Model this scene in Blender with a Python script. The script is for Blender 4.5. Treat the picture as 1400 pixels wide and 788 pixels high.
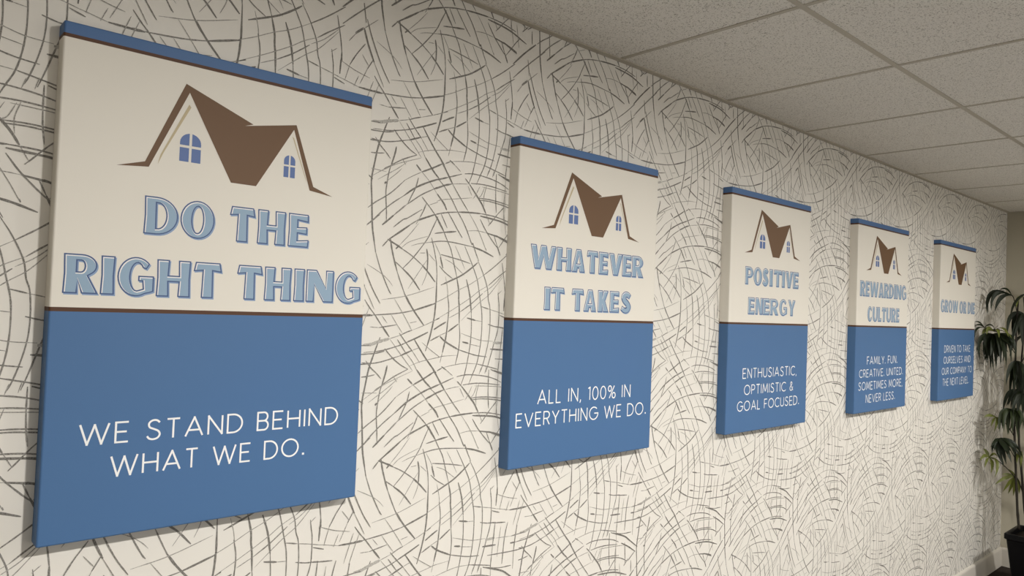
import bpy, math, random
from mathutils import Vector, Matrix
from mathutils.geometry import tessellate_polygon

# ------------------------------------------------------------------ camera, world, lights, exposure
for o in list(bpy.data.objects): bpy.data.objects.remove(o)
SC = bpy.context.scene
COL = SC.collection
FLOOR = 0.0
ZC = 2.442            # underside of the ceiling grid
XEND = 5.72           # end wall
XLEFT, YFRONT = -1.6, -3.4

cam_d = bpy.data.cameras.new('camera'); cam = bpy.data.objects.new('camera', cam_d); COL.objects.link(cam)
cam_d.sensor_width = 36; cam_d.lens = 1002.93 / 1400 * 36; cam_d.clip_start = 0.02
yaw, pitch, roll = 0.7304, 0.0257, 0.0386
f = Vector((math.sin(yaw)*math.cos(pitch), math.cos(yaw)*math.cos(pitch), math.sin(pitch)))
r = Vector((math.cos(yaw), -math.sin(yaw), 0)); u = r.cross(f)
r2 = math.cos(roll)*r + math.sin(roll)*u; u2 = -math.sin(roll)*r + math.cos(roll)*u
M = Matrix((r2, u2, -f)).transposed().to_4x4(); M.translation = Vector((-0.2507, -1.5109, 1.6512))
cam.matrix_world = M
SC.camera = cam

SC.view_settings.view_transform = 'Standard'; SC.view_settings.look = 'None'
SC.view_settings.gamma = 1; SC.view_settings.use_curve_mapping = False
SC.view_settings.exposure = 0.0
W = bpy.data.worlds.new('world'); SC.world = W; W.use_nodes = True
W.node_tree.nodes['Background'].inputs[0].default_value = (1, 0.96, 0.89, 1)
W.node_tree.nodes['Background'].inputs[1].default_value = 0.86
LAMP_COLOR = (1.0, 0.972, 0.93)
# recessed round downlights of the room: (x, y, strength)
CANS = [(0.78, -1.93, 1150.0), (2.45, -1.93, 640.0), (4.25, -1.93, 950.0)]

# ------------------------------------------------------------------ materials
def new_mat(name):
    m = bpy.data.materials.new(name); m.use_nodes = True
    nt = m.node_tree; b = nt.nodes['Principled BSDF']
    return m, nt, b
def simple(name, col, rough=0.6, spec=0.3, bump=None, vary=None):
    m, nt, b = new_mat(name)
    b.inputs['Base Color'].default_value = (*col, 1); b.inputs['Roughness'].default_value = rough
    b.inputs['Specular IOR Level'].default_value = spec
    tc = nt.nodes.new('ShaderNodeTexCoord')
    if vary:
        n = nt.nodes.new('ShaderNodeTexNoise'); n.inputs['Scale'].default_value = vary[0]; n.inputs['Detail'].default_value = 4
        nt.links.new(tc.outputs['Object'], n.inputs['Vector'])
        mx = nt.nodes.new('ShaderNodeMix'); mx.data_type = 'RGBA'
        mx.inputs['A'].default_value = (*[c*(1-vary[1]) for c in col], 1); mx.inputs['B'].default_value = (*[min(1, c*(1+vary[1])) for c in col], 1)
        nt.links.new(n.outputs['Fac'], mx.inputs['Factor']); nt.links.new(mx.outputs['Result'], b.inputs['Base Color'])
    if bump:
        n = nt.nodes.new('ShaderNodeTexNoise'); n.inputs['Scale'].default_value = bump[0]; n.inputs['Detail'].default_value = 3
        nt.links.new(tc.outputs['Object'], n.inputs['Vector'])
        bp = nt.nodes.new('ShaderNodeBump'); bp.inputs['Strength'].default_value = bump[1]; bp.inputs['Distance'].default_value = 0.001
        nt.links.new(n.outputs['Fac'], bp.inputs['Height']); nt.links.new(bp.outputs['Normal'], b.inputs['Normal'])
    return m
PAPER = (0.745, 0.715, 0.655)
m_paper = simple('wallpaper', PAPER, 0.75, 0.2, bump=(900, 0.1))
def stroke_mat(name, ink, cover, grain=0.25):
    # charcoal line: grains of ink on the paper
    m, nt, b = new_mat(name); b.inputs['Roughness'].default_value = 0.8; b.inputs['Specular IOR Level'].default_value = 0.2
    tc = nt.nodes.new('ShaderNodeTexCoord'); n = nt.nodes.new('ShaderNodeTexNoise')
    n.inputs['Scale'].default_value = 650; n.inputs['Detail'].default_value = 2
    nt.links.new(tc.outputs['Object'], n.inputs['Vector'])
    mr = nt.nodes.new('ShaderNodeMapRange'); mr.inputs['From Min'].default_value = 0.5-grain; mr.inputs['From Max'].default_value = 0.5+grain
    mr.inputs['To Min'].default_value = max(0, cover-0.3); mr.inputs['To Max'].default_value = min(1, cover+0.3)
    nt.links.new(n.outputs['Fac'], mr.inputs['Value'])
    mx = nt.nodes.new('ShaderNodeMix'); mx.data_type = 'RGBA'
    mx.inputs['A'].default_value = (*PAPER, 1); mx.inputs['B'].default_value = (*ink, 1)
    nt.links.new(mr.outputs['Result'], mx.inputs['Factor']); nt.links.new(mx.outputs['Result'], b.inputs['Base Color'])
    return m
INK = (0.06, 0.053, 0.044)
m_ink = [stroke_mat('charcoal_faint', INK, 0.6), stroke_mat('charcoal_medium', INK, 0.78), stroke_mat('charcoal_dark', INK, 0.88), stroke_mat('charcoal_smudge', INK, 0.46)]
m_white = simple('canvas_white', (0.735, 0.70, 0.625), 0.6, 0.3, bump=(700, 0.12))
m_blue = simple('canvas_blue', (0.065, 0.150, 0.312), 0.5, 0.3, bump=(700, 0.12))
m_bluedark = simple('canvas_blue_band', (0.066, 0.142, 0.305), 0.5, 0.3)
m_brown = simple('print_brown', (0.138, 0.074, 0.035), 0.55, 0.3)
m_brownline = simple('print_brown_line', (0.085, 0.036, 0.016), 0.55, 0.3)
m_tan = simple('print_tan', (0.50, 0.42, 0.27), 0.6, 0.3)
m_win = simple('print_window_blue', (0.105, 0.165, 0.36), 0.55, 0.3)
m_tfill = simple('title_fill', (0.27, 0.38, 0.50), 0.55, 0.3)
m_tline = simple('title_outline', (0.060, 0.105, 0.235), 0.55, 0.3)
m_tshine = simple('title_highlight', (0.80, 0.79, 0.76), 0.55, 0.3)
m_tshadow = simple('title_shadow', (0.24, 0.335, 0.50), 0.55, 0.3)
m_motto = simple('motto_white', (0.86, 0.87, 0.86), 0.55, 0.3)
m_tile = None
def tile_mat():
    m, nt, b = new_mat('ceiling_tile'); b.inputs['Roughness'].default_value = 0.9; b.inputs['Specular IOR Level'].default_value = 0.1
    tc = nt.nodes.new('ShaderNodeTexCoord')
    n1 = nt.nodes.new('ShaderNodeTexNoise'); n1.inputs['Scale'].default_value = 260; n1.inputs['Detail'].default_value = 3
    n2 = nt.nodes.new('ShaderNodeTexVoronoi'); n2.inputs['Scale'].default_value = 150
    nt.links.new(tc.outputs['Object'], n1.inputs['Vector']); nt.links.new(tc.outputs['Object'], n2.inputs['Vector'])
    r1 = nt.nodes.new('ShaderNodeMapRange'); r1.inputs['From Min'].default_value = 0.36; r1.inputs['From Max'].default_value = 0.42
    nt.links.new(n1.outputs['Fac'], r1.inputs['Value'])
    r2_ = nt.nodes.new('ShaderNodeMapRange'); r2_.inputs['From Min'].default_value = 0.10; r2_.inputs['From Max'].default_value = 0.22
    nt.links.new(n2.outputs['Distance'], r2_.inputs['Value'])
    mn = nt.nodes.new('ShaderNodeMath'); mn.operation = 'MINIMUM'
    nt.links.new(r1.outputs['Result'], mn.inputs[0]); nt.links.new(r2_.outputs['Result'], mn.inputs[1])
    mx = nt.nodes.new('ShaderNodeMix'); mx.data_type = 'RGBA'
    mx.inputs['A'].default_value = (0.42, 0.39, 0.34, 1); mx.inputs['B'].default_value = (0.86, 0.83, 0.77, 1)
    nt.links.new(mn.outputs[0], mx.inputs['Factor']); nt.links.new(mx.outputs['Result'], b.inputs['Base Color'])
    bp = nt.nodes.new('ShaderNodeBump'); bp.inputs['Strength'].default_value = 0.4; bp.inputs['Distance'].default_value = 0.002
    nt.links.new(mn.outputs[0], bp.inputs['Height']); nt.links.new(bp.outputs['Normal'], b.inputs['Normal'])
    return m
m_tile = tile_mat()
m_grid = simple('ceiling_grid_metal', (0.50, 0.455, 0.375), 0.5, 0.4)
m_plain = simple('pale_wall_paint', (0.40, 0.375, 0.33), 0.8, 0.2, bump=(300, 0.1))
m_paint = simple('wall_paint', (0.46, 0.425, 0.335), 0.8, 0.2, bump=(300, 0.1))
m_base = simple('baseboard_paint', (0.66, 0.62, 0.55), 0.45, 0.4)
m_floor = simple('dark_carpet', (0.035, 0.027, 0.023), 0.95, 0.1, bump=(500, 0.5), vary=(220, 0.4))
m_pot = simple('black_glazed_planter', (0.004, 0.004, 0.0045), 0.35, 0.14)
m_soil = simple('potting_soil', (0.02, 0.015, 0.011), 0.95, 0.1, bump=(120, 1.0), vary=(60, 0.5))
m_cane = simple('dark_cane', (0.022, 0.018, 0.012), 0.7, 0.3, vary=(60, 0.3))
m_leaf = simple('palm_leaf', (0.011, 0.017, 0.006), 0.5, 0.25, vary=(25, 0.35))
m_leaf2 = simple('young_palm_leaf', (0.11, 0.125, 0.022), 0.5, 0.4, vary=(25, 0.3))
m_fix = simple('fixture_white_metal', (0.75, 0.73, 0.68), 0.5, 0.4)

# ------------------------------------------------------------------ mesh helpers
class MB:
    def __init__(s): s.v = []; s.f = []; s.m = []; s.mats = []
    def mi(s, mat):
        if mat not in s.mats: s.mats.append(mat)
        return s.mats.index(mat)
    def face(s, pts, mat):
        i = len(s.v); s.v += [tuple(p) for p in pts]; s.f.append(tuple(range(i, i+len(pts)))); s.m.append(s.mi(mat))
    def box(s, a, b, mat):
        x0, y0, z0 = a; x1, y1, z1 = b; i = len(s.v)
        s.v += [(x0,y0,z0),(x1,y0,z0),(x1,y1,z0),(x0,y1,z0),(x0,y0,z1),(x1,y0,z1),(x1,y1,z1),(x0,y1,z1)]
        for q in ((0,3,2,1),(4,5,6,7),(0,1,5,4),(1,2,6,5),(2,3,7,6),(3,0,4,7)):
            s.f.append(tuple(i+k for k in q)); s.m.append(s.mi(mat))
    def loft(s, rings, mats, cap0=None, cap1=None):
        n = len(rings[0]); i0 = len(s.v)
        for rg in rings: s.v += [tuple(p) for p in rg]
        for a in range(len(rings)-1):
            mt = s.mi(mats[a] if isinstance(mats, list) else mats)
            for k in range(n):
                j = (k+1) % n
                s.f.append((i0+a*n+k, i0+a*n+j, i0+(a+1)*n+j, i0+(a+1)*n+k)); s.m.append(mt)
        if cap0: s.f.append(tuple(i0+k for k in range(n))[::-1]); s.m.append(s.mi(cap0))
        if cap1: s.f.append(tuple(i0+(len(rings)-1)*n+k for k in range(n))); s.m.append(s.mi(cap1))
    def tube(s, pts, rads, mat, n=8):
        rings = []
        for k, p in enumerate(pts):
            p = Vector(p); t = Vector(pts[min(k+1, len(pts)-1)]) - Vector(pts[max(k-1, 0)]); t.normalize()
            a = t.orthogonal().normalized() if k == 0 else (a - t*a.dot(t)).normalized()
            b = t.cross(a); rr = rads[k] if isinstance(rads, (list, tuple)) else rads
            rings.append([p + rr*(math.cos(2*math.pi*q/n)*a + math.sin(2*math.pi*q/n)*b) for q in range(n)])
        s.loft(rings, mat, mat, mat)
    def build(s, name, parent=None, smooth=False, loc=None):
        me = bpy.data.meshes.new(name); me.from_pydata(s.v, [], s.f)
        for mt in s.mats: me.materials.append(mt)
        me.polygons.foreach_set('material_index', s.m)
        if smooth: me.polygons.foreach_set('use_smooth', [True]*len(s.f))
        me.update()
        o = bpy.data.objects.new(name, me); COL.objects.link(o)
        if parent: o.parent = parent
        if loc: o.location = loc
        return o
def thing(name, label, cat, loc, group=None):
    o = bpy.data.objects.new(name, None); COL.objects.link(o); o.location = loc
    o.empty_display_size = 0.1
    o['label'] = label; o['category'] = cat
    if group: o['group'] = group
    return o
def struct(o): o['kind'] = 'structure'; return o

STROKES = [
(3,5116,2934,4975,2572,4842,2189,4763,1793,4695,1367,4724,937,4769,302,4819,11,4891,-331),
(2,4891,4959,5024,4606,5148,4348,5302,4064,5369,3976),
(3,40,5332,90,5090,177,4800,271,4534),
(2,271,4534,410,4219,592,3857,768,3640),
(3,526,3983,768,3640,1125,3229),
(3,-35,5288,246,5165,396,5090),
(2,396,5090,672,4949,986,4743),
(3,986,4743,1214,4540,1414,4332),
(2,192,4776,420,4618),
(3,420,4618,699,4396,957,4106),
(2,420,-685,734,-374,1109,89,1252,360,1425,707),
(1,608,4128,790,4389,976,4653,1135,4868),
(3,1115,5149,1157,4921,1155,4588),
(1,1155,4588,1110,4432,1013,4223),
(1,1189,5026,1387,4861),
(1,910,5030,1079,5044),
(3,206,5075,304,5170),
(1,304,-120,586,168,843,472),
(1,366,5113,595,5282,1136,5471),
(1,645,5186,868,5256,1206,5323,1482,5374),
(2,1194,32,1540,89,1898,94,2576,32),
(3,2576,5322,2929,5242,3312,5112),
(1,4678,4651,4919,4534,5121,4425,5299,4287,5406,4169),
(2,1247,5443,1340,5167,1426,4837,1461,4529),
(3,1461,4529,1468,3887,1462,3814,1428,3426,1325,2961,1203,2591),
(1,1352,5323,1508,5077,1579,4939),
(3,1545,4976,1639,4696),
(2,1524,4753,1709,4596,1962,4447),
(2,1557,5042,1852,4999,2186,4944,2530,4874),
(1,1692,4934,1925,4846,2132,4701,2341,4554),
(3,1597,4264,1947,4412,2273,4563,2603,4784,2770,4917),
(1,-133,3831,572,3951,1388,4202),
(3,1434,599,1589,393),
(2,1589,5683,1732,5435,1875,5185,1973,4876,2091,4513),
(3,2091,4513,2177,4146,2189,3913,2216,3706,2236,3308),
(2,2236,3308,2272,2937,2241,2566,2158,2224),
(1,2001,5301,2146,5074,2350,4714),
(2,2319,5314,2525,4968,2678,4681,2796,4417,2908,3938,2989,3536,3000,3046,2959,2611,2873,2233,2730,1924,2621,1686),
(2,2767,4985,2959,4671,3139,4270,3192,3948,3257,3735,3285,3323,3263,2910,3177,2500,3054,2120,2984,1987),
(1,1731,4492,1812,4182,1842,3901),
(2,1819,4035,1877,3722,1870,3355),
(3,1867,3408,1825,2962,1732,2546),
(1,1732,2546,1665,2287),
(3,2414,4451,2515,4160,2571,3926,2623,3582),
(2,2623,3582,2648,3098,2611,2615,2488,2008,2361,1671),
(1,3033,2131,2972,1943),
(2,3525,4163,3554,3961,3584,3744,3576,3188,3451,2772,3296,2279,3202,2007),
(2,3632,4963,3730,4493,3777,4159),
(3,3777,4159,3776,3969,3766,3945,3748,3651),
(2,3742,3189,3719,2910,3709,2743),
(2,2798,786,3007,507,3273,229,3465,51),
(2,3301,397,3424,131),
(3,3424,131,3547,-124),
(2,3481,80,3672,320,3813,501,3956,657),
(1,2367,430,2692,470,3046,442),
(3,3046,442,3411,380,3635,330,3863,252),
(3,835,2910,1064,2605,1295,2321,1562,2036),
(3,1396,2226,1635,1883,1843,1589),
(2,1843,1589,2087,1289,2370,968),
(1,2370,968,2659,614,2846,330,3038,-12,3035,30),
(3,962,2135,1207,1848,1403,1674),
(2,1393,1648,1575,1498,1830,1199,2041,898,2218,675,2362,452,2549,96,2582,128,2697,-124,2810,-323),
(3,702,1917,843,1786),
(1,843,1786,1098,1573,1361,1279),
(3,1361,1279,1586,1059,1685,898),
(2,1718,869,1891,649,2065,425,2223,240),
(2,906,1142,1130,937,1325,745),
(3,1325,745,1459,581,1629,334),
(2,1516,781,1724,442),
(2,1340,270,1625,324),
(3,1625,324,2016,383),
(3,4628,3459,4861,3459),
(2,-380,3459,98,3494,445,3532,800,3598),
(3,800,3598,1101,3687,1472,3801),
(1,1336,3763,1742,3941,2127,4144,2557,4337,2998,4597),
(2,2998,4597,3380,4862,3824,5215),
(1,1451,3369,1987,3641,2542,3956,2844,4161,3172,4326),
(2,3172,4326,3469,4549,3827,4793),
(2,2255,3600,2618,3825,2987,4109),
(1,1899,3434,2255,3600),
(1,3021,4141,3334,4334,3684,4659),
(1,2284,3362,2627,3650,2928,3889,3203,4080,3478,4369,3687,4603),
(2,443,2985,617,3060,779,3111),
(1,779,3111,1155,3242,1581,3416,1451,3369),
(1,128,2898,443,2985),
(4,4663,2755,4868,2766,5060,2825,5255,2873,5369,2898),
(1,4672,2576,4960,2596),
(2,-281,2591,-2,2629,426,2736,629,2810),
(3,629,2810,955,2935,1257,3064),
(3,1431,3129,1617,3234,1806,3328),
(2,4643,2337,4918,2319,5224,2361,5709,2488),
(3,468,2488,789,2608),
(1,789,2608,1029,2682),
(2,1331,2846,1604,2962),
(2,1381,2872,1567,2962),
(1,1567,2962,1884,3080),
(3,1884,3080,2204,3281),
(1,4820,3179,5071,3165),
(2,-170,3165,313,3237),
(2,4651,3819,4797,3631,4944,3466,5154,3202),
(3,-87,3202,125,2947),
(1,5142,3446,5292,3277),
(1,156,3476,343,3232,499,3035),
(1,223,3872,442,3581,634,3311,764,3111),
(2,411,3034,631,2785,821,2583),
(1,821,2583,1048,2301),
(2,360,2885,612,2560),
(1,612,2560,834,2331,999,2054),
(1,157,2885,435,2563,686,2284,845,2104),
(2,11,2666,237,2442,479,2264,692,2159),
(2,4750,2383,4896,2212,5041,2092,5186,1945),
(3,102,2261,68,2083,-19,1798),
(2,5222,1798,5172,1654,5129,1390,5102,1101,5135,712,5149,445),
(1,695,3286,905,3327),
(1,1084,2808,1342,2628,1630,2443,1609,2444),
(1,748,2232,1047,2326,1354,2384,1631,2430,1753,2454,2245,2473),
(3,1631,2962,1799,2832,2034,2713,2238,2619),
(2,2238,2619,2581,2521,2861,2455,3217,2412),
(3,2483,3445,2779,3383),
(1,2779,3383,2991,3359),
(3,2362,2817,2568,2776),
(1,2569,2763,2954,2693),
(1,2300,3043,2663,2937,2981,2856,3412,2828),
(4,3414,2786,3744,2785),
(3,3314,2622,3791,2589),
(2,3208,3289,3464,3228,3760,3204),
(2,2970,3754,3223,3693),
(1,3223,3693,3516,3631,3816,3554),
(1,384,1484,612,1622,875,1760),
(3,875,1760,1204,1912,1479,2056),
(2,1580,2082,1736,2156),
(1,1736,2156,2059,2213,2459,2256,2873,2233),
(2,2873,2233,3303,2141,3634,2063),
(3,5018,1661,5209,1774),
(2,-33,1786,301,1981,705,2155),
(1,-529,1461,-250,1639,79,1818,419,1952,828,2101),
(1,-376,1393,-79,1582,169,1741,420,1928),
(3,5049,1322,5103,1367),
(1,-138,1367,-45,1459,146,1619,283,1760),
(2,4628,695,4837,856,5092,1017,5323,1195,5625,1484),
(2,4634,304,4777,421,5040,672,5310,892,5615,1103),
(3,374,1103,686,1331,1040,1513,1404,1661),
(3,1332,1626,1674,1739),
(2,1674,1739,2123,1892),
(2,2221,1914,2488,1953,2798,1943,3187,1895,3515,1814,3760,1708),
(3,5035,324,5163,432,5353,596),
(2,112,596,415,865),
(2,472,898,874,1182,1262,1387),
(3,1262,1387,1523,1501),
(3,1343,1408,1558,1512,1811,1590),
(1,1811,1590,2135,1641,2334,1659),
(2,2434,1694,2809,1719,3197,1703,3708,1640),
(2,112,304,375,512,518,573,922,827),
(2,5068,5105,5227,5280),
(3,0,0,387,265,585,406),
(2,585,406,786,537),
(3,786,537,1023,630,1325,745),
(2,1325,745,1598,827),
(2,1375,766,1720,843,2074,896),
(3,2074,896,2439,923,2815,938),
(2,2815,938,3237,917,3564,868,3806,815),
(2,777,1601,714,1367,607,1149,499,933),
(1,499,933,333,773,139,618),
(2,1050,994,955,774,872,630),
(1,872,630,761,439),
(1,1129,963,1403,1071),
(1,1359,1087,1545,1152,1992,1229,2487,1319),
(2,2725,1338,3073,1346,3432,1322,3800,1274),
(1,4663,1631,5090,1610),
(2,4644,2001,4834,2018,5013,2048),
(1,271,2007,395,1854),
(2,1716,2192,1882,2096),
(1,1882,2096,2087,1945),
(2,2244,1795,2402,1656),
(3,2402,1656,2654,1390,2836,1192,2988,953),
(1,2337,1619,2484,1372),
(1,2743,1654,2618,1419,2522,1290),
(1,2916,1674,2790,1410,2656,1336),
(1,2984,1725,2895,1405,2909,1134),
(2,3303,2069,3301,1630),
(2,3301,1630,3316,1328,3350,1025),
(1,3643,2170,3635,1616,3602,1202,3681,727,3732,446),
(2,3620,1201,3378,968),
(1,3378,968,3143,684),
(1,2988,953,3143,684),
(1,3226,2181,3166,1964),
(2,4374,4506,4157,4208,3993,3926),
(1,3993,3926,3877,3526),
(2,4601,4188,4456,3937),
(1,4456,3937,4268,3542),
(1,4233,3719,4119,3451),
(1,3784,3567,4247,3461),
(3,4247,3461,4613,3451,4879,3449),
(2,3604,3206,4109,3148),
(2,3734,3098,3684,2619),
(1,3684,2619,3659,2325),
(2,3659,2325,3619,1959),
(1,3961,3059,3885,2582,3852,2249),
(2,4202,3132,4105,2731,4040,2023),
(2,4557,2996,4498,2622,4461,2321),
(1,4461,2321,4446,1806),
(1,4627,3681,4535,3424,4399,3023),
(1,4788,3658,4647,3291,4533,2962),
(1,3775,2771,4337,2727),
(2,4337,2727,4862,2750),
(3,4320,2539,4477,2529),
(2,4477,2529,4980,2554,5249,2604),
(2,3500,2356,3999,2326,4567,2301,5045,2327),
(2,3369,2067,3918,1942,4379,1916),
(3,3363,2073,4026,1846,4317,1660,4726,1381),
(3,3897,1648,4256,1470,4625,1242),
(1,2824,1653,3421,1618,4041,1554),
(2,2714,1289,3172,1292,3783,1206,4210,1023),
(2,4589,1249,4246,1003),
(1,3633,1718,3654,1065),
(2,4072,1638,4129,969),
(3,2794,873,3559,792,4217,581),
(2,3440,1034,3080,632),
(2,4263,1077,4054,888),
(3,3369,408,3874,215),
(1,3618,1010,3630,786),
(1,3831,1017,3936,402),
(2,4415,998,4435,632),
(2,3769,-477,4111,-155,4532,212,4965,566),
(3,3748,-95,4159,306,4582,665),
(2,4099,4697,4308,4877),
(1,3942,4460,4105,4669),
(2,4105,4669,4311,4847),
(1,4311,4847,4692,5172),
(2,4396,5100,4558,4672,4828,4117,5073,3739),
(2,4298,5451,4374,5006),
(3,4329,4866,4446,4530,4626,4133),
(1,4626,4133,4916,3605),
(1,4303,4238,4493,4003),
(1,3739,3974,4129,3827,4527,3734),
(2,3611,3538,3880,3449),
(1,3508,4094,3651,4211),
]
TRACED = [  # (kind, hub, leaflets: (control, tip, width)); metres
 (0,(5.2, -0.164, 1.846),[((5.158, -0.042, 1.89), (5.131, -0.053, 1.716), 0.034), ((5.148, -0.073, 1.88), (5.113, -0.077, 1.739), 0.034), ((5.171, -0.104, 1.844), (5.151, -0.087, 1.736), 0.032), ((5.152, -0.148, 1.895), (5.12, -0.117, 1.875), 0.018)]),
 (1,(5.24, -0.217, 1.839),[((5.185, -0.196, 1.832), (5.149, -0.205, 1.767), 0.024)]),
 (0,(5.22, -0.224, 1.733),[((5.191, -0.149, 1.739), (5.172, -0.152, 1.577), 0.034), ((5.232, -0.163, 1.726), (5.239, -0.172, 1.532), 0.036), ((5.222, -0.189, 1.718), (5.224, -0.202, 1.58), 0.034), ((5.22, -0.209, 1.682), (5.219, -0.224, 1.522), 0.034), ((5.177, -0.208, 1.699), (5.149, -0.174, 1.56), 0.03)]),
 (1,(5.12, -0.09, 1.615),[((5.102, -0.042, 1.631), (5.09, -0.042, 1.571), 0.03), ((5.082, -0.067, 1.646), (5.056, -0.071, 1.591), 0.026), ((5.073, -0.156, 1.65), (5.042, -0.192, 1.584), 0.03), ((5.068, -0.127, 1.639), (5.034, -0.144, 1.576), 0.03), ((5.077, -0.168, 1.623), (5.048, -0.207, 1.576), 0.028)]),
 (0,(5.1, -0.046, 1.636),[((5.062, -0.023, 1.676), (4.981, -0.022, 1.666), 0.014), ((5.075, -0.024, 1.658), (4.978, -0.024, 1.643), 0.014), ((4.983, -0.022, 1.634), (4.995, -0.025, 1.551), 0.016), ((5.102, -0.077, 1.665), (5.104, -0.102, 1.629), 0.014)]),
 (0,(5.13, -0.087, 1.596),[((5.035, -0.025, 1.588), (5.055, -0.038, 1.423), 0.028), ((5.094, -0.029, 1.579), (5.03, -0.024, 1.477), 0.024), ((5.119, -0.038, 1.58), (5.112, -0.047, 1.432), 0.03), ((5.127, -0.052, 1.562), (5.125, -0.064, 1.391), 0.032), ((5.137, -0.067, 1.535), (5.141, -0.084, 1.397), 0.032), ((5.139, -0.095, 1.514), (5.144, -0.104, 1.38), 0.032), ((5.077, -0.137, 1.572), (5.041, -0.153, 1.405), 0.034), ((5.117, -0.158, 1.596), (5.109, -0.159, 1.431), 0.034), ((5.122, -0.192, 1.579), (5.117, -0.18, 1.46), 0.032), ((5.109, -0.202, 1.607), (5.096, -0.208, 1.499), 0.028), ((5.084, -0.097, 1.537), (5.053, -0.094, 1.455), 0.034), ((5.107, -0.126, 1.539), (5.092, -0.124, 1.447), 0.034), ((5.077, -0.157, 1.541), (5.042, -0.165, 1.42), 0.034), ((5.143, -0.101, 1.546), (5.151, -0.151, 1.494), 0.034), ((5.138, -0.07, 1.558), (5.143, -0.03, 1.467), 0.034), ((5.113, -0.14, 1.576), (5.101, -0.198, 1.525), 0.03)]),
 (0,(5.2, -0.203, 1.433),[((5.163, -0.169, 1.413), (5.139, -0.158, 1.275), 0.03), ((5.211, -0.166, 1.379), (5.218, -0.16, 1.184), 0.03), ((5.185, -0.196, 1.369), (5.174, -0.189, 1.222), 0.034), ((5.209, -0.206, 1.369), (5.215, -0.204, 1.185), 0.034), ((5.206, -0.222, 1.384), (5.21, -0.228, 1.202), 0.034), ((5.18, -0.189, 1.405), (5.166, -0.202, 1.27), 0.034), ((5.172, -0.237, 1.409), (5.154, -0.255, 1.276), 0.034)]),
 (0,(5.22, -0.221, 1.242),[((5.207, -0.153, 1.253), (5.198, -0.13, 1.122), 0.03), ((5.194, -0.181, 1.239), (5.176, -0.155, 1.145), 0.03), ((5.173, -0.202, 1.224), (5.141, -0.192, 1.124), 0.032), ((5.184, -0.222, 1.203), (5.16, -0.214, 1.108), 0.034), ((5.223, -0.228, 1.201), (5.226, -0.23, 1.087), 0.034)]),
 (2,(5.18, -0.178, 1.129),[((5.123, -0.13, 1.122), (5.086, -0.146, 0.986), 0.03), ((5.124, -0.15, 1.111), (5.086, -0.169, 0.99), 0.032), ((5.169, -0.162, 1.1), (5.161, -0.17, 0.965), 0.034), ((5.142, -0.196, 1.107), (5.116, -0.204, 0.983), 0.034), ((5.162, -0.218, 1.126), (5.15, -0.215, 1.018), 0.032), ((5.157, -0.238, 1.129), (5.141, -0.243, 1.041), 0.03), ((5.147, -0.155, 1.119), (5.125, -0.147, 1.028), 0.03), ((5.198, -0.198, 1.103), (5.21, -0.165, 0.988), 0.032)]),
 (1,(5.13, -0.113, 1.074),[((5.085, -0.085, 1.091), (5.055, -0.065, 1.072), 0.024), ((5.102, -0.125, 1.054), (5.084, -0.115, 0.986), 0.024), ((5.086, -0.105, 1.062), (5.056, -0.106, 1.019), 0.02), ((5.119, -0.136, 1.064), (5.112, -0.131, 1.0), 0.022)]),
 (0,(5.15, -0.122, 0.94),[((5.112, -0.109, 0.905), (5.086, -0.12, 0.873), 0.026), ((5.118, -0.12, 0.879), (5.096, -0.162, 0.793), 0.034), ((5.148, -0.139, 0.897), (5.147, -0.169, 0.784), 0.036), ((5.115, -0.167, 0.914), (5.092, -0.21, 0.807), 0.036), ((5.134, -0.185, 0.943), (5.123, -0.221, 0.837), 0.034), ((5.161, -0.124, 0.885), (5.168, -0.124, 0.82), 0.032), ((5.098, -0.159, 0.924), (5.063, -0.204, 0.863), 0.036), ((5.095, -0.117, 0.935), (5.058, -0.104, 0.891), 0.024)]),
 (1,(5.12, -0.081, 0.817),[((5.078, -0.064, 0.841), (5.05, -0.048, 0.796), 0.026), ((5.12, -0.068, 0.852), (5.119, -0.048, 0.871), 0.024), ((5.108, -0.107, 0.855), (5.1, -0.133, 0.833), 0.024), ((5.079, -0.147, 0.82), (5.051, -0.133, 0.708), 0.028), ((5.086, -0.11, 0.799), (5.063, -0.109, 0.729), 0.028), ((5.074, -0.077, 0.803), (5.043, -0.079, 0.761), 0.02)]),
 (1,(5.22, -0.199, 0.709),[((5.196, -0.166, 0.723), (5.18, -0.138, 0.715), 0.018), ((5.163, -0.159, 0.708), (5.126, -0.114, 0.653), 0.026), ((5.214, -0.17, 0.676), (5.211, -0.137, 0.601), 0.028), ((5.23, -0.182, 0.667), (5.236, -0.158, 0.588), 0.028), ((5.234, -0.193, 0.66), (5.244, -0.184, 0.579), 0.026), ((5.217, -0.184, 0.733), (5.216, -0.156, 0.751), 0.018), ((5.235, -0.216, 0.674), (5.245, -0.215, 0.599), 0.026)]),
 (1,(5.22, -0.231, 0.869),[((5.161, -0.222, 0.865), (5.122, -0.229, 0.807), 0.024), ((5.183, -0.237, 0.838), (5.158, -0.24, 0.778), 0.024)]),
]
CANE_A = [(5.21, -0.227, 0.389), (5.21, -0.217, 0.496), (5.21, -0.205, 0.72), (5.21, -0.194, 0.946), (5.21, -0.186, 1.128), (5.21, -0.189, 1.404), (5.21, -0.192, 1.681), (5.21, -0.198, 1.81)]
CANE_B = [(5.24, -0.262, 0.375), (5.24, -0.244, 0.542), (5.24, -0.229, 0.721), (5.24, -0.21, 0.923), (5.24, -0.203, 1.128), (5.24, -0.213, 1.406), (5.24, -0.228, 1.683)]

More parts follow.
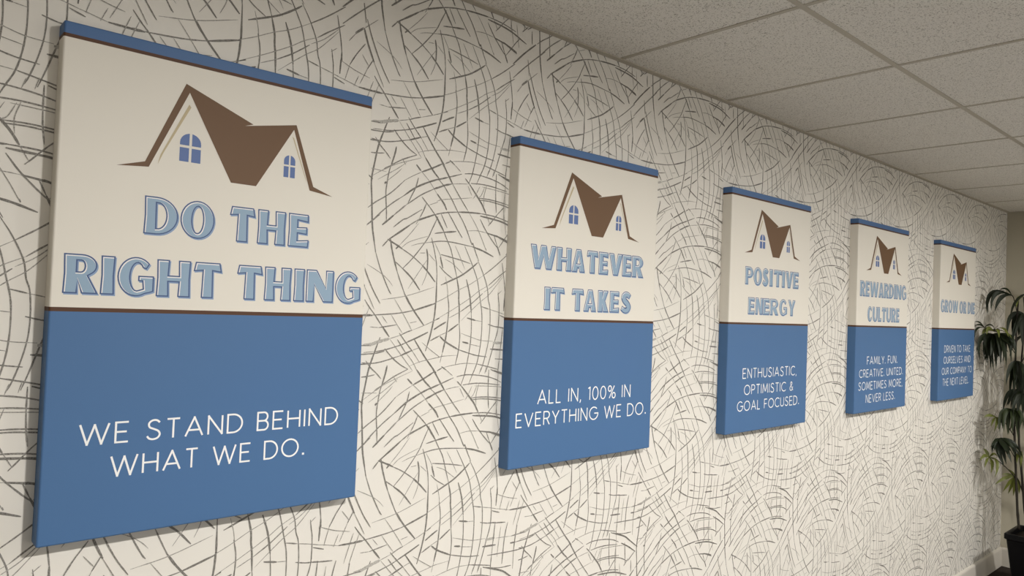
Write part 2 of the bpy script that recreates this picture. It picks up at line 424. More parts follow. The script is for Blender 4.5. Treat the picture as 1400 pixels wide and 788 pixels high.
# ------------------------------------------------------------------ room shell
def catmull(P, n=5):
    if len(P) < 3:
        (x0, y0), (x1, y1) = P
        return [(x0+(x1-x0)*k/4, y0+(y1-y0)*k/4) for k in range(5)]
    Q = [(2*P[0][0]-P[1][0], 2*P[0][1]-P[1][1])] + list(P) + [(2*P[-1][0]-P[-2][0], 2*P[-1][1]-P[-2][1])]
    out = []
    for i in range(1, len(Q)-2):
        p0, p1, p2, p3 = Q[i-1:i+3]
        for k in range(n):
            t = k/n
            out.append(tuple(0.5*(2*p1[a]+(p2[a]-p0[a])*t+(2*p0[a]-5*p1[a]+4*p2[a]-p3[a])*t*t+(3*p1[a]-p0[a]-3*p2[a]+p3[a])*t**3) for a in (0, 1)))
    out.append(P[-1]); return out

TPX, TPZ, OX, OZ = 0.5241, 0.529, 0.69934, 1.664-0.39087
def wallpaper(mb):
    rng = random.Random(3)
    WID = {1: 0.0019, 2: 0.0029, 3: 0.0043, 4: 0.0075}
    ribs = []
    for si, s in enumerate(STROKES):
        w = s[0]; P = [(s[i]/1e4, s[i+1]/1e4) for i in range(1, len(s), 2)]
        L = catmull(P); n = len(L); rib = []
        for k, (x, z) in enumerate(L):
            a = L[max(k-1, 0)]; b = L[min(k+1, n-1)]
            dx, dz = b[0]-a[0], b[1]-a[1]; d = math.hypot(dx, dz) or 1
            t = k/(n-1); tap = min(1, 0.55+3*min(t, 1-t)) if w > 1 else min(1, 0.4+3*min(t, 1-t))
            hw = WID[w]/2*tap*rng.uniform(0.82, 1.15)
            rib.append(((x-dz/d*hw, z+dx/d*hw), (x+dz/d*hw, z-dx/d*hw)))
        ribs.append((w, rib, -0.0003-si*2.5e-6))
    i0 = math.floor((XLEFT-OX)/TPX)-1; i1 = math.ceil((XEND-OX)/TPX)
    j0 = math.floor((0-OZ)/TPZ)-1; j1 = math.ceil((ZC-OZ)/TPZ)
    mi = {w: mb.mi(m_ink[w-1]) for w in WID}
    for i in range(i0, i1+1):
        for j in range(j0, j1+1):
            dx, dz = OX+i*TPX, OZ+j*TPZ
            for w, rib, y in ribs:
                xs = [p[0][0] for p in rib]; zs = [p[0][1] for p in rib]
                if min(xs)+dx < XLEFT or max(xs)+dx > XEND+0.05 or max(zs)+dz < 0.05 or min(zs)+dz > ZC+0.06: continue
                b = len(mb.v)
                for l, rr in rib: mb.v += [(l[0]+dx, y, l[1]+dz), (rr[0]+dx, y, rr[1]+dz)]
                for k in range(len(rib)-1):
                    q = b+2*k; mb.f.append((q, q+1, q+3, q+2)); mb.m.append(mi[w])
mb = MB(); mb.box((XLEFT, 0, -0.05), (XEND, 0.12, ZC+0.15), m_paper); wallpaper(mb)
wall_back = struct(mb.build('wall_back'))
mb = MB(); mb.box((XEND, YFRONT, -0.05), (XEND+0.12, 0.12, ZC+0.15), m_paint); struct(mb.build('wall_right'))
mb = MB(); mb.box((XLEFT-0.12, YFRONT, -0.05), (XLEFT, 0.12, ZC+0.15), m_plain); struct(mb.build('wall_left'))
mb = MB(); mb.box((XLEFT, YFRONT, -0.1), (XEND, 0, 0), m_floor); struct(mb.build('floor'))

def baseboard(name, p, q, nrm):
    # profile with an eased top edge, run from p to q, standing off the wall along nrm
    prof = [(0, 0), (0.013, 0), (0.013, 0.112), (0.011, 0.120), (0.006, 0.126), (0, 0.126)]
    mb = MB()
    rings = [[(e[0]+nrm[0]*a, e[1]+nrm[1]*a, z) for a, z in prof] for e in (p, q)]
    mb.loft(rings, m_base, m_base, m_base); return struct(mb.build(name))
baseboard('baseboard_back', (XLEFT, 0), (XEND, 0), (0, -1))
baseboard('baseboard_right', (XEND, -0.013), (XEND, YFRONT), (-1, 0))

# suspended ceiling: lay-in tiles above a grid of metal tees and a wall angle
GX0, GP = 1.508, 0.6096
holes = []
mb = MB()
gx = [GX0+GP*k for k in range(-7, 8)]; gx = [XLEFT] + [x for x in gx if XLEFT+0.05 < x < XEND-0.05] + [XEND]
gy = [0.0] + [-GP*k for k in range(1, 9) if -GP*k > YFRONT+0.05] + [YFRONT]
for a in range(len(gx)-1):
    for b in range(len(gy)-1):
        cx, cy = (gx[a]+gx[a+1])/2, (gy[b]+gy[b+1])/2
        if any(h[0] < cx < h[2] and h[1] < cy < h[3] for h in holes): continue
        mb.box((gx[a], gy[b+1], ZC+0.002), (gx[a+1], gy[b], ZC+0.018), m_tile)
ceiling = struct(mb.build('ceiling'))
mb = MB()
for x in gx[1:-1]:
    ys = [(YFRONT, 0)]
    for h in holes:
        if h[0]+0.1 < x < h[2]-0.1:
            ys = [seg for a, b in ys for seg in ((a, min(b, h[1])), (max(a, h[3]), b)) if seg[1]-seg[0] > 0.01]
    for a, b in ys: mb.box((x-0.0075, a, ZC), (x+0.0075, b, ZC+0.0018), m_grid)
for y in gy[1:-1]: mb.box((XLEFT, y-0.0075, ZC-0.0003), (XEND, y+0.0075, ZC+0.0018), m_grid)
struct(mb.build('ceiling_grid', ceiling))
mb = MB()
mb.box((XLEFT, -0.022, ZC-0.0015), (XEND, -0.0012, ZC+0.0015), m_grid)
mb.box((XEND-0.022, YFRONT, ZC-0.0015), (XEND, -0.022, ZC+0.0015), m_grid)
struct(mb.build('wall_angle', ceiling))

# recessed round downlights: trim ring flush with the tile, lens inside it
for k, (x0, y0, st) in enumerate(CANS):
    m, nt, b = new_mat('lamp_lens')
    b.inputs['Base Color'].default_value = (0.8, 0.8, 0.78, 1); b.inputs['Emission Color'].default_value = (*LAMP_COLOR, 1)
    b.inputs['Emission Strength'].default_value = st
    t = thing('ceiling_downlight', ['round recessed ceiling downlight nearest the largest canvas', 'round recessed ceiling downlight before the middle canvas',
              'round recessed ceiling downlight nearest the potted palm'][k], 'ceiling light', (x0, y0, ZC), 'recessed downlights')
    ring = lambda rr, z: [(rr*math.cos(2*math.pi*q/32), rr*math.sin(2*math.pi*q/32), z) for q in range(32)]
    mb = MB(); mb.loft([ring(.098, .002), ring(.098, -.004), ring(.084, -.006), ring(.080, -.002), ring(.080, .002)], m_fix); mb.build('trim_ring', t, True)
    mb = MB(); mb.loft([ring(.079, .0015), ring(.079, -.001)], m, m, m); mb.build('lens', t)

# ------------------------------------------------------------------ lettering
def area(P): return sum(P[i][0]*P[(i+1) % len(P)][1]-P[(i+1) % len(P)][0]*P[i][1] for i in range(len(P)))/2
def inset(P, d):
    # move every edge to its left by d (inward on an outline, outward from a hole's rim)
    n = len(P); out = []
    for i in range(n):
        a, b, c = P[i-1], P[i], P[(i+1) % n]
        e1 = (b[0]-a[0], b[1]-a[1]); e2 = (c[0]-b[0], c[1]-b[1])
        l1 = math.hypot(*e1) or 1e-9; l2 = math.hypot(*e2) or 1e-9
        n1 = (-e1[1]/l1, e1[0]/l1); n2 = (-e2[1]/l2, e2[0]/l2)
        k = 1+n1[0]*n2[0]+n1[1]*n2[1]; k = max(k, 0.45)
        out.append((b[0]+d*(n1[0]+n2[0])/k, b[1]+d*(n1[1]+n2[1])/k))
    return out
def arc(cx, cy, rx, ry, a0, a1, n=14):
    return [(cx+rx*math.cos(math.radians(a0+(a1-a0)*k/n)), cy+ry*math.sin(math.radians(a0+(a1-a0)*k/n))) for k in range(n+1)]
def glyph(ch, w):
    # broad flared capitals, height 1, width w; first loop the outline, the rest holes
    s = 0.325; e = 0.018; c = w/2
    if ch == 'I': return [[(0,0),(w,0),(w-e,.5),(w,1),(0,1),(e,.5)]]
    if ch == 'H': return [[(0,0),(s,0),(s-e,.40),(w-s+e,.40),(w-s,0),(w,0),(w-e,.5),(w,1),(w-s,1),(w-s+e,.58),(s-e,.58),(s,1),(0,1),(e,.5)]]
    if ch == 'T': return [[(c-s/2,0),(c+s/2,0),(c+s/2-e,.76),(w,.73),(w-.05,1),(.05,1),(0,.73),(c-s/2+e,.76)]]
    if ch == 'E': return [[(0,0),(w-.02,0),(w,.24),(s-.02,.20),(s-.02,.41),(w-.06,.39),(w-.06,.62),(s-.02,.60),(s-.02,.80),(w-.02,.76),(w-.03,1),(0,1),(e,.5)]]
    if ch == 'L': return [[(0,0),(w-.02,0),(w,.25),(s-.02,.21),(s,1),(0,1),(e,.5)]]
    if ch == 'D': return [[(0,0)]+arc(.36*w,.5,.64*w,.5,-90,90,18)+[(0,1),(e,.5)], [(s-.01,.17),(s-.02,.83)]+arc(.40*w,.5,.60*w-.30,.33,80,-80,14)]
    if ch == 'O': return [arc(c,.5,c,.52,0,354,30), arc(c,.5,max(c-.31,.07),.36,354,0,26)]
    if ch == 'G': return [arc(c,.5,c,.52,42,300,24)+[(w*.88,.08),(w,.12),(w,.53),(w*.56,.53),(w*.56,.38),(w-.29,.38),(w-.27,.19)]+arc(c+.03,.5,max(c-.28,.08),.36,-75,-318,16)+[(w-.20,.70)]]
    if ch == 'C': return [arc(c,.5,c,.52,45,310,24)+[(w*.95,.24),(w*.82,.30)]+arc(c+.04,.5,max(c-.27,.08),.35,-60,-305,16)+[(w*.84,.70)]]
    if ch == 'R': return [[(0,0),(s,0),(s-e,.40),(w-.36,0),(w+.02,0),(w*.72,.46)]+arc(.52*w,.72,.45*w,.28,-45,90,12)+[(0,1),(e,.5)], [(s-.02,.56),(s-.02,.83)]+arc(.50*w,.695,max(.45*w-.27,.05),.135,90,-90,8)]
    if ch == 'P': return [[(0,0),(s,0),(s-e,.38)]+arc(.52*w,.69,.48*w,.31,-90,90,14)+[(0,1),(e,.5)], [(s-.02,.55),(s-.02,.83)]+arc(.52*w,.69,max(.48*w-.27,.05),.14,90,-90,8)]
    if ch == 'N': return [[(0,0),(.27,0),(.26,.55),(w-.34,0),(w,0),(w,1),(w-.27,1),(w-.26,.45),(.34,1),(0,1)]]
    if ch == 'W': return [[(.17*w,0),(.39*w,0),(.5*w,.56),(.61*w,0),(.83*w,0),(w,1),(.81*w,1),(.71*w,.40),(.61*w,1),(.40*w,1),(.30*w,.40),(.22*w,1),(0,1)]]
    if ch == 'A': return [[(0,0),(.33,0),(.37,.18),(w-.37,.18),(w-.33,0),(w,0),(w*.68,1),(w*.32,1)], [(c-.10,.37),(c,.74),(c+.10,.37)]]
    if ch == 'V': return [[(.32*w,0),(.68*w,0),(w,1),(w-.32,1),(.51*w,.38),(.33,1),(0,1)]]
    if ch == 'K': return [[(0,0),(s,0),(s-e,.40),(w-.36,0),(w+.02,0),(.68*w,.54),(w-.02,1),(w-.34,1),(s-e,.62),(s,1),(0,1),(e,.5)]]
    if ch == 'Y': return [[(c-s/2,0),(c+s/2,0),(c+s/2,.42),(w,1),(w-.31,1),(c,.62),(.31,1),(0,1),(c-s/2,.42)]]
    if ch == 'U': return [arc(c,.36,c,.38,180,360,18)+[(w,1),(w-.25,1)]+arc(c+.03,.40,max(c-.28,.06),.23,0,-180,12)+[(s,1),(0,1)]]
    if ch == 'S':
        cl = [(w*.86,.77),(w*.66,.865),(w*.42,.86),(w*.27,.74),(w*.36,.60),(w*.62,.45),(w*.76,.30),(w*.62,.14),(w*.36,.125),(w*.11,.23)]
        cl = catmull(cl, 4); L, Rr = [], []
        for k, q in enumerate(cl):
            a = cl[max(k-1, 0)]; b = cl[min(k+1, len(cl)-1)]; dx, dy = b[0]-a[0], b[1]-a[1]; d = math.hypot(dx, dy)
            t = k/(len(cl)-1); hw = 0.125+0.035*math.sin(math.pi*t)
            L.append((q[0]-dy/d*hw, q[1]+dx/d*hw)); Rr.append((q[0]+dy/d*hw, q[1]-dx/d*hw))
        P = L + Rr[::-1]
        return [P if area(P) > 0 else P[::-1]]
    raise KeyError(ch)
NAT = dict(R=.82, E=.64, W=1.40, A=.84, D=.85, I=.35, N=.93, G=.90, C=.80, U=.86, L=.62, T=.75, O=.95)

def fill(mb, loops, y, mat, S):
    # S maps letter units to the canvas
    tri = tessellate_polygon([[Vector((q[0], q[1], 0)) for q in lp] for lp in loops])
    flat = [q for lp in loops for q in lp]
    for t in tri:
        pts = [S(flat[i]) for i in t]
        n = (pts[1][0]-pts[0][0])*(pts[2][1]-pts[0][1])-(pts[1][1]-pts[0][1])*(pts[2][0]-pts[0][0])
        if n < 0: pts = pts[::-1]
        mb.face([(q[0], y, q[1]) for q in pts], mat)
def title_line(mb, chars, base, cap, y0):
    # chars: (letter, left, right) in mm from the canvas' left edge; base: baseline in mm from its top
    for ch, xa, xb in chars:
        w = (xb-xa)/cap
        G = glyph(ch, w)
        G = [G[0] if area(G[0]) > 0 else G[0][::-1]] + [h if area(h) < 0 else h[::-1] for h in G[1:]]
        def mp(dx, dy): return lambda q: ((xa+q[0]*cap+dx)*MMX, ZT-(base-q[1]*cap+dy)*MMZ)
        t1 = 2.5/cap; t2 = t1+0.85/cap
        fill(mb, G, y0-0.00010, m_tshadow, mp(2.0, 2.4))
        fill(mb, G, y0-0.00025, m_tline, mp(0, 0))
        fill(mb, [inset(l, t1) for l in G], y0-0.00040, m_tshine, mp(0, 0))
        fill(mb, [inset(l, t2) for l in G], y0-0.00055, m_tfill, mp(0.85, 1.0))
MMX, MMZ, ZT = 0.616/610, 0.001, 0.4572

# slender monoline capitals: width and strokes in units of the cap height
def A_(cx, cy, rx, ry, a0, a1, n=12): return arc(cx, cy, rx, ry, a0, a1, n)
THIN = {
 'A': (.84, [[(0,0),(.42,1),(.84,0)], [(.15,.32),(.69,.32)]]), 'B': (.58, [[(0,.52),(.34,.52)]+A_(.34,.76,.20,.24,-90,90)+[(0,1),(0,0),(.36,0)]+A_(.36,.26,.22,.26,-90,90)]),
 'C': (.82, [A_(.5,.5,.5,.5,48,312,20)]), 'D': (.76, [[(0,0),(.28,0)]+A_(.28,.5,.48,.5,-90,90,16)+[(0,1),(0,0)]]),
 'E': (.55, [[(.55,1),(0,1),(0,0),(.55,0)], [(0,.52),(.48,.52)]]), 'F': (.52, [[(.52,1),(0,1),(0,0)], [(0,.50),(.46,.50)]]),
 'G': (.94, [A_(.5,.5,.5,.5,45,360,22)+[(.56,.5)]]), 'H': (.70, [[(0,0),(0,1)], [(.70,0),(.70,1)], [(0,.52),(.70,.52)]]),
 'I': (.0, [[(0,0),(0,1)]]), 'K': (.62, [[(0,0),(0,1)], [(.58,1),(.02,.42)], [(.18,.58),(.62,0)]]), 'L': (.46, [[(0,1),(0,0),(.46,0)]]),
 'M': (.90, [[(0,0),(.10,1),(.45,.18),(.80,1),(.90,0)]]), 'N': (.70, [[(0,0),(0,1),(.70,0),(.70,1)]]), 'O': (1.0, [A_(.5,.5,.5,.5,0,360,26)]),
 'P': (.56, [[(0,0),(0,1),(.30,1)]+A_(.30,.73,.26,.27,90,-90)+[(0,.46)]]), 'R': (.60, [[(0,0),(0,1),(.32,1)]+A_(.32,.74,.26,.26,90,-90)+[(0,.48)], [(.30,.48),(.60,0)]]),
 'S': (.62, [catmull([(.56,.86),(.42,.98),(.22,.98),(.07,.84),(.10,.64),(.30,.53),(.50,.42),(.58,.24),(.48,.06),(.28,0),(.10,.05),(0,.18)], 3)]),
 'T': (.60, [[(0,1),(.60,1)], [(.30,1),(.30,0)]]), 'U': (.66, [[(0,1),(0,.33)]+A_(.33,.33,.33,.33,180,360)+[(.66,1)]]), 'V': (.80, [[(0,1),(.40,0),(.80,1)]]),
 'W': (1.22, [[(0,1),(.31,0),(.61,.95),(.91,0),(1.22,1)]]), 'X': (.70, [[(0,0),(.70,1)], [(0,1),(.70,0)]]), 'Y': (.70, [[(0,1),(.35,.46),(.70,1)], [(.35,.46),(.35,0)]]),
 '.': (.0, [[(0,.0),(0,.13)]]), ',': (.02, [[(.03,.09),(.03,0),(-.04,-.16)]]), '1': (.22, [[(0,.90),(.20,1),(.20,0)]]), '0': (.62, [A_(.31,.5,.31,.5,0,360,24)]),
 '%': (.86, [A_(.19,.78,.19,.22,0,360,16), A_(.67,.22,.19,.22,0,360,16), [(.14,0),(.72,1)]]),
 '&': (.66, [catmull([(.66,0),(.40,.34),(.18,.68),(.16,.88),(.30,.99),(.44,.86),(.36,.66),(.12,.44),(.02,.22),(.12,.04),(.30,0),(.48,.10),(.62,.44)], 3)]),
}
def ribbon(mb, P, hw, y, mat, S):
    # one flat stroke per smooth run of the path; sharp corners start a new, overlapping run
    n = len(P); closed = math.hypot(P[0][0]-P[-1][0], P[0][1]-P[-1][1]) < 1e-6
    def direc(a, b):
        d = math.hypot(b[0]-a[0], b[1]-a[1]) or 1e-9; return ((b[0]-a[0])/d, (b[1]-a[1])/d)
    P = [P[0]]+[P[k] for k in range(1, n) if math.hypot(P[k][0]-P[k-1][0], P[k][1]-P[k-1][1]) > 1e-6]; n = len(P)
    D = [direc(P[k], P[k+1]) for k in range(n-1)]
    runs = [[0]]
    for k in range(1, n-1):
        if D[k-1][0]*D[k][0]+D[k-1][1]*D[k][1] < 0.55: runs[-1].append(k); runs.append([k])
    runs[-1].append(n-1)
    whole = closed and len(runs) == 1
    for a, b in runs:
        Lf, Rt = [], []
        for k in range(a, b+1):
            d0 = D[k-1] if k > a else (D[n-2] if whole else D[k]); d1 = D[k] if k < b else (D[0] if whole else D[k-1])
            nx, ny = -(d0[1]+d1[1]), d0[0]+d1[0]; q = 1+d0[0]*d1[0]+d0[1]*d1[1]; nx, ny = nx*hw/q, ny*hw/q
            px, py = P[k]
            if k == a and (a > 0 or (closed and not whole)): px -= D[k][0]*hw*.85; py -= D[k][1]*hw*.85
            if k == b and (b < n-1 or (closed and not whole)): px += D[k-1][0]*hw*.85; py += D[k-1][1]*hw*.85
            Lf.append(S((px+nx, py+ny))); Rt.append(S((px-nx, py-ny)))
        mb.lift = (getattr(mb, 'lift', 0)+1) % 40; yy = y-mb.lift*1.5e-5
        for k in range(b-a):
            mb.face([(q[0], yy, q[1]) for q in (Rt[k], Rt[k+1], Lf[k+1], Lf[k])], mat)
def motto_line(text, x0, x1, top, base, y, parent):
    # the text spread between x0 and x1 (mm, to the ink of its last letter or stop)
    cap = base-top; gap, spc = .29, .56
    pos = []; x = 0; wi = 0; words = []
    for ch in text:
        if ch == ' ': x += spc; wi += 1; continue
        if ch == '.' and pos: x += .05
        pos.append((ch, x)); words.append(wi); x += THIN[ch][0]+gap
    tot = pos[-1][1]+THIN[pos[-1][0]][0]; k = (x1-x0-3.2)/(tot*cap); hw = 1.75/cap
    mbs = [MB() for q in range(wi+1)]
    for (ch, px), q_ in zip(pos, words):
        for st in THIN[ch][1]:
            P = [((q[0]+px)*k, q[1]) for q in st]; mb = mbs[q_]
            ribbon(mb, P, hw*(1.4 if ch == '.' else 1), y, m_motto, lambda q: ((x0+1.6+q[0]*cap)*MMX, ZT-(base-q[1]*cap)*MMZ))
    for mb in mbs: mb.build('motto_word', parent)

# ------------------------------------------------------------------ canvases
def canvas_panel(parent):
    # stretched canvas: rounded front edges, the print wrapped round the sides
    Wd, D, rr = 0.616, 0.039, 0.0035
    def prof(ins, dd):
        x0, x1, yf = ins, Wd-ins, -(D-dd); P = [(x0, 0.0)]
        for a in (0, 30, 60, 90): P.append((x0+rr-rr*math.cos(math.radians(a)), yf+rr-rr*math.sin(math.radians(a))))
        for a in (90, 60, 30, 0): P.append((x1-rr+rr*math.cos(math.radians(a)), yf+rr-rr*math.sin(math.radians(a))))
        P.append((x1, 0.0)); return P
    lev = [(914.4, .003, .0035), (913.6, .001, .0012), (911.5, 0, 0), (508, 0, 0), (500.5, 0, 0), (28.5, 0, 0), (22, 0, 0), (2.9, 0, 0), (.8, .001, .0012), (0, .003, .0035)]
    rings = [[(x, y, ZT-v/1000) for x, y in prof(i, d)] for v, i, d in lev]
    mb = MB(); mb.loft(rings, [m_blue, m_blue, m_blue, m_brownline, m_white, m_brownline, m_bluedark, m_bluedark, m_bluedark], m_blue, m_bluedark)
    o = mb.build('canvas_panel', parent); return o
YC = -0.0390
def emblem(parent, dx, dy):
    mb = MB()
    S = lambda q: ((q[0]+dx)*MMX, ZT-(q[1]+dy)*MMZ)
    def poly(P, mat, y):
        P = [S(q) for q in P]
        if area(P) < 0: P = P[::-1]
        tri = tessellate_polygon([[Vector((a, b, 0)) for a, b in P]])
        for t in tri:
            q = [P[i] for i in t]
            if area(q) < 0: q = q[::-1]
            mb.face([(a, y, b) for a, b in q], mat)
    # left rafter with its eave, the big roof between the gables, right rafter with its eave
    poly([(92,240),(139,226),(205,65),(212,81),(146,235)], m_brown, YC-.0003)
    poly([(205,65),(338,118),(321,124),(430,101),(425,112),(349,243),(298,243),(212,81)], m_brown, YC-.0003)
    poly([(430,101),(474,227),(520,243),(466,236),(425,112)], m_brown, YC-.0003)
    poly([(161,228),(165,209),(212,104),(216,109),(170,205)], m_tan, YC-.0003)
    poly([(422,127),(426,130),(459,220),(454,210)], m_tan, YC-.0003)
    def window(cx, y0, y1, hw, bar):
        ym = y0+(y1-y0)*.47; rr = hw
        for s in (-1, 1):
            poly([(cx+s*bar, ym+bar), (cx+s*hw, ym+bar), (cx+s*hw, y1), (cx+s*bar, y1)], m_win, YC-.0003)
            P = [(cx+s*bar, ym-bar), (cx+s*hw, ym-bar)]
            for a in range(0, 100, 15):
                aa = math.radians(min(a, 86)); P.append((cx+s*max(bar, hw*math.cos(aa)), y0+rr*.95-rr*.95*math.sin(aa)))
            poly(P, m_win, YC-.0003)
    window(218, 160, 215, 19.5, 2.4); window(418.5, 168, 215, 12.5, 1.8)
    return mb.build('house_emblem', parent)

def spread(text, x0, x1, cap):
    pos, x = [], 0
    for ch in text:
        if ch == ' ': x += .30; continue
        pos.append((ch, x, x+NAT[ch])); x += NAT[ch]+.055
    k = (x1-x0)/pos[-1][2]
    return split_words(text, [(c, x0+a*k, x0+b*k) for c, a, b in pos])
def split_words(text, cs):
    out = []; i = 0
    for wd in text.split(' '): out.append(cs[i:i+len(wd)]); i += len(wd)
    return out
def chars(text, e): return split_words(text, [(c, e[2*i], e[2*i+1]) for i, c in enumerate(text.replace(' ', ''))])
CANVASES = [
 (0.0, 1.6512+0.0128, 1.0, 'large blue and white canvas reading DO THE RIGHT THING, nearest of the row',
  [(chars('DO THE', [142,202,206,270,299,351,356,416,422,469]), 289, 360), (chars('RIGHT THING', [18,72,76,99,103,165,169,230,235,289,319,372,376,434,440,464,468,532,536,599]), 406, 476)],
  [('WE STAND BEHIND', 55, 557, 708, 744), ('WHAT WE DO.', 107, 480, 769, 805)], 0, 0),
 (1.07714, 1.66481, 0.9925, 'blue and white canvas reading WHATEVER IT TAKES, second from the left',
  [(chars('WHATEVER', [53,152,155,215,217,273,280,330,333,377,380,442,442,487,489,546]), 293, 361), (chars('IT TAKES', [111,135,137,192,221,273,273,328,335,383,389,434,439,492]), 410, 476)],
  [('ALL IN, 100% IN', 100, 503, 703, 741), ('EVERYTHING WE DO.', 22, 583, 764, 801)], 0, 6),
 (2.13838, 1.66960, 1.0, 'blue and white canvas reading POSITIVE ENERGY, middle one of the row',
  [(chars('POSITIVE', [104,160,163,224,228,273,281,306,313,377,378,402,407,466,468,516]), 288, 355), (chars('ENERGY', [130,177,183,236,238,288,292,356,363,426,434,493]), 404, 468)],
  [('ENTHUSIASTIC,', 107, 518, 675, 711), ('OPTIMISTIC &', 120, 496, 738, 773), ('GOAL FOCUSED.', 75, 546, 798, 833)], 4, -3),
 (3.22409, 1.67094, 1.0, 'blue and white canvas reading REWARDING CULTURE, fourth of the row',
  [(spread('REWARDING', 31, 588, 72), 289, 361), (spread('CULTURE', 120, 504, 70), 409, 479)],
  [('FAMILY. FUN.', 129, 491, 650, 686), ('CREATIVE. UNITED.', 47, 566, 711, 746), ('SOMETIMES MORE,', 42, 563, 770, 806), ('NEVER LESS.', 126, 470, 831, 868)], 3, -2),
 (4.3145, 1.66888, 1.0, 'blue and white canvas reading GROW OR DIE, farthest and beside the palm',
  [(spread('GROW OR DIE', 13, 603, 70), 338, 408)],
  [('DRIVEN TO TAKE', 87, 535, 602, 640), ('OURSELVES AND', 81, 542, 666, 703), ('OUR COMPANY TO', 55, 572, 730, 766), ('THE NEXT LEVEL.', 72, 520, 792, 831)], 3, -2),
]
for x, z, zs, label, titles, mottos, ex, ey in CANVASES:
    t = thing('wall_canvas', label, 'canvas print', (x, 0, z), 'motto canvases on the patterned wall')
    t.scale = (1, 1, zs)
    canvas_panel(t); emblem(t, ex, ey)
    for cs, y0, y1 in titles:
        for word in cs:
            mb = MB(); title_line(mb, word, y1, y1-y0, YC); mb.build('title_word', t)
    for txt, x0, x1, a, b in mottos: motto_line(txt, x0, x1, a, b, YC-.0003, t)

# ------------------------------------------------------------------ potted palm in the corner
PX, PY, PZ = 5.21, -0.345, 0.0
pl = thing('potted_palm', 'tall drooping green palm in a square black planter in the corner', 'potted plant', (PX, PY, PZ))
def sq(h, z, rr=0.012):
    P = []
    for sx, sy, a0 in ((1, 1, 0), (-1, 1, 90), (-1, -1, 180), (1, -1, 270)):
        for a in (0, 30, 60, 90):
            P.append((sx*(h-rr)+rr*math.cos(math.radians(a0+a)), sy*(h-rr)+rr*math.sin(math.radians(a0+a)), z))
    return P
mb = MB()
mb.loft([sq(.112, 0), sq(.115, .004), sq(.150, .345), sq(.160, .352), sq(.160, .380), sq(.157, .384), sq(.145, .384), sq(.142, .378), sq(.138, .33)], m_pot, m_pot, m_pot)
mb.build('planter', pl)
mb = MB(); mb.loft([sq(.1375, .331), sq(.137, .352), sq(.08, .362), sq(.02, .358)], m_soil, None, m_soil); mb.build('soil', pl, True)
rng = random.Random(11)
def loc(x, y, z): return (x-PX, y-PY, z-PZ)
HUBS = [ # x, y, z, cane, fan direction (x, y), leaflets, length, young leaf?
 (5.22,-0.330,1.835, 1, (-.3,-.9), 8, .30, 0), (5.25,-0.300,1.56, 1, (.2,-.3), 9, .30, 0), (5.26,-0.310,1.28, 1, (.3,-.2), 10, .30, 0),
 (5.24,-0.420,1.20, 2, (.4,-.8), 11, .34, 0), (5.30,-0.480,1.62, 2, (.5,-.7), 11, .36, 0), (5.12,-0.500,1.42, 2, (-.6,-.7), 11, .36, 0),
 (5.28,-0.430,1.98, 2, (.2,-.6), 11, .30, 0), (5.33,-0.380,0.92, 2, (.6,-.3), 9, .28, 1), (5.14,-0.450,1.02, 2, (-.4,-.6), 10, .30, 0),
]
CANES = [CANE_A, CANE_B, [(5.27,-.38,.34),(5.275,-.36,.8),(5.27,-.37,1.4),(5.28,-.40,1.95)]]
for c in CANES:
    P = [loc(*q) for q in c]
    pts = []
    for k in range(len(P)-1):
        for j in range(5): pts.append(tuple(Vector(P[k]).lerp(Vector(P[k+1]), j/5)))
    pts.append(P[-1]); mb = MB(); mb.tube(pts, [.0075-.003*i/len(pts)+(.0012 if i % 4 == 0 else 0) for i in range(len(pts))], m_cane, 8)
    mb.build('cane', pl, True)
def leaflet(mb, base, d, length, width, droop, mat):
    p = Vector(base); v = Vector(d).normalized(); n = 9; rows = []
    side = v.cross(Vector((0, 0, 1)))
    side = side.normalized() if side.length > .05 else Vector((1, 0, 0))
    for k in range(n+1):
        t = k/n; w = width*(0.25+1.5*t)*(1 if t < .35 else 1) if t < .35 else width*(0.775)*(1-((t-.35)/.65)**2.2)
        up = side.cross(v).normalized()
        rows.append((p-side*w*.5+up*w*.14, p.copy(), p+side*w*.5+up*w*.14))
        p = p+v*(length/n)
        v = (v+Vector((0, 0, -1))*droop/n*(0.5+1.4*t)).normalized()
        if p.y+PY > -0.016: p.y = -0.016-PY; v.y = min(v.y, 0)     # leaves brush along the wall, not through it
    i = len(mb.v); mt = mb.mi(mat)
    for row in rows: mb.v += [tuple(q) for q in row]
    for k in range(n):
        for a in (0, 1):
            q = i+3*k+a; mb.f.append((q, q+1, q+4, q+3)); mb.m.append(mt)
for hx, hy, hz, ci, (fx, fy), nl, ln, young in HUBS:
    c = CANES[ci]; zz = max(.45, hz-.14)
    for k in range(len(c)-1):
        if c[k][2] <= zz <= c[k+1][2] or k == len(c)-2:
            t = min(1, max(0, (zz-c[k][2])/(c[k+1][2]-c[k][2]))); a = Vector(c[k]).lerp(Vector(c[k+1]), t); break
    h = Vector((hx, hy, hz)); mb = MB(); mat = m_leaf2 if young else m_leaf
    mid = a.lerp(h, .5)+Vector((0, 0, .05)); pts = []
    for k in range(9):
        t = k/8; q = a*(1-t)**2+mid*2*t*(1-t)+h*t*t; pts.append(loc(*q))
    mb.tube(pts, .0028, m_cane, 6)
    base = math.atan2(fy, fx)
    for k in range(nl):
        ang = base+(k/(nl-1)-.5)*math.radians(215)+rng.uniform(-.12, .12)
        d = (math.cos(ang), math.sin(ang), rng.uniform(.0, .75))
        leaflet(mb, loc(hx, hy, hz), d, ln*rng.uniform(.8, 1.1), rng.uniform(.034, .050)*(1 if ln > .2 else .85), rng.uniform(2.6, 4.2), mat)
    mb.build('leaf_fan', pl, True)

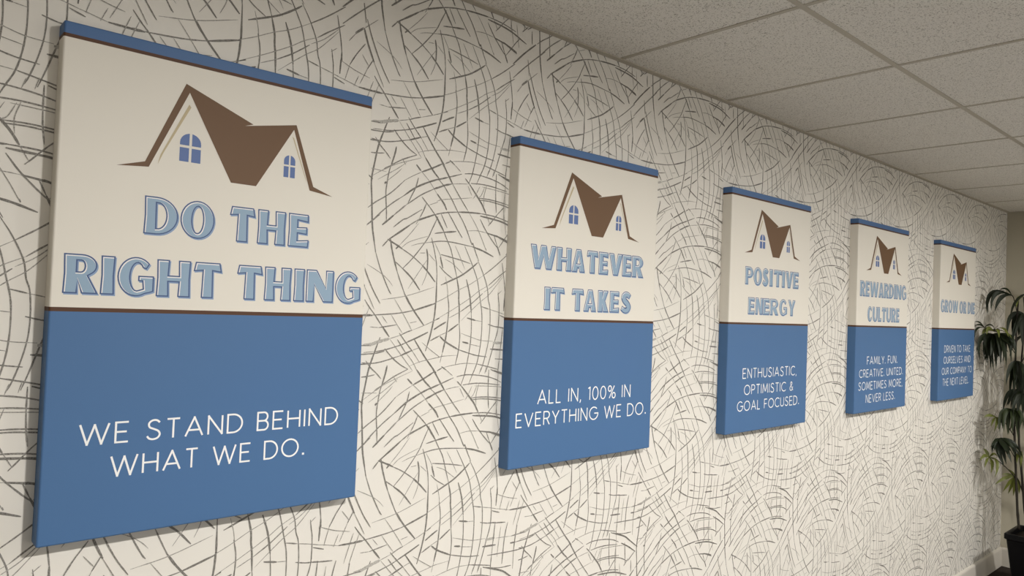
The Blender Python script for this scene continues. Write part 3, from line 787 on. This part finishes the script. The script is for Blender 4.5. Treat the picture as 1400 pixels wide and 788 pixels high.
def bez(a, c, t, s): return a*(1-s)**2+c*2*s*(1-s)+t*s*s
def arched_leaf(mb, a, c, t, width, mat, face):
    a, c, t = Vector(a), Vector(c), Vector(t); c = c*1.35-(a+t)*.175; n = 10; i = len(mb.v); mt = mb.mi(mat)
    for k in range(n+1):
        s = k/n; p = bez(a, c, t, s); d = ((c-a)*(1-s)+(t-c)*s).normalized()
        side = d.cross(face); side = side.normalized() if side.length > .05 else Vector((0, 0, 1)); up = side.cross(d).normalized()
        w = width*(0.22+1.95*s) if s < .4 else width*(1-((s-.4)/.6)**2.0)
        for q in (p-side*w*.5+up*w*.16, p, p+side*w*.5+up*w*.16): mb.v.append((q.x, min(q.y, -.012-PY), q.z))
    for k in range(n):
        for e in (0, 1):
            q = i+3*k+e; mb.f.append((q, q+1, q+4, q+3)); mb.m.append(mt)
m_leaf3 = simple('mature_palm_leaf', (0.024, 0.034, 0.011), 0.5, 0.25, vary=(25, 0.35))
for kind, hub, leaves in TRACED:
    ci = 0 if hub[1] > -.19 else 1; c = CANES[ci]; zz = min(max(.45, hub[2]-.12), c[-1][2]); a = Vector(c[-1])
    for k in range(len(c)-1):
        if c[k][2] <= zz <= c[k+1][2]: a = Vector(c[k]).lerp(Vector(c[k+1]), (zz-c[k][2])/(c[k+1][2]-c[k][2])); break
    h = Vector(hub); mid = a.lerp(h, .6)+Vector((0, 0, .05)); mb = MB()
    mb.tube([loc(*bez(a, mid, h, k/8)) for k in range(9)], .0026, m_cane, 6)
    for ct, tp, w in leaves:
        fv = Vector((-.75+rng.uniform(-.35, .35), -.65+rng.uniform(-.35, .35), .35+rng.uniform(-.3, .3))).normalized()
        arched_leaf(mb, loc(*hub), loc(*ct), loc(*tp), w*.82, (m_leaf, m_leaf2, m_leaf3)[kind], fv)
        if len(leaves) > 4 and kind != 1:        # a second, lower leaflet behind each one
            j = Vector((rng.uniform(.0, .07), rng.uniform(-.035, .02), rng.uniform(-.02, .02)))
            arched_leaf(mb, loc(*hub), Vector(loc(*ct))+j*.6, Vector(loc(*tp))+j+Vector((0, 0, rng.uniform(-.05, .04))), w*.72, (m_leaf, m_leaf2, m_leaf3)[kind], fv)
    mb.build('leaf_fan', pl, True)
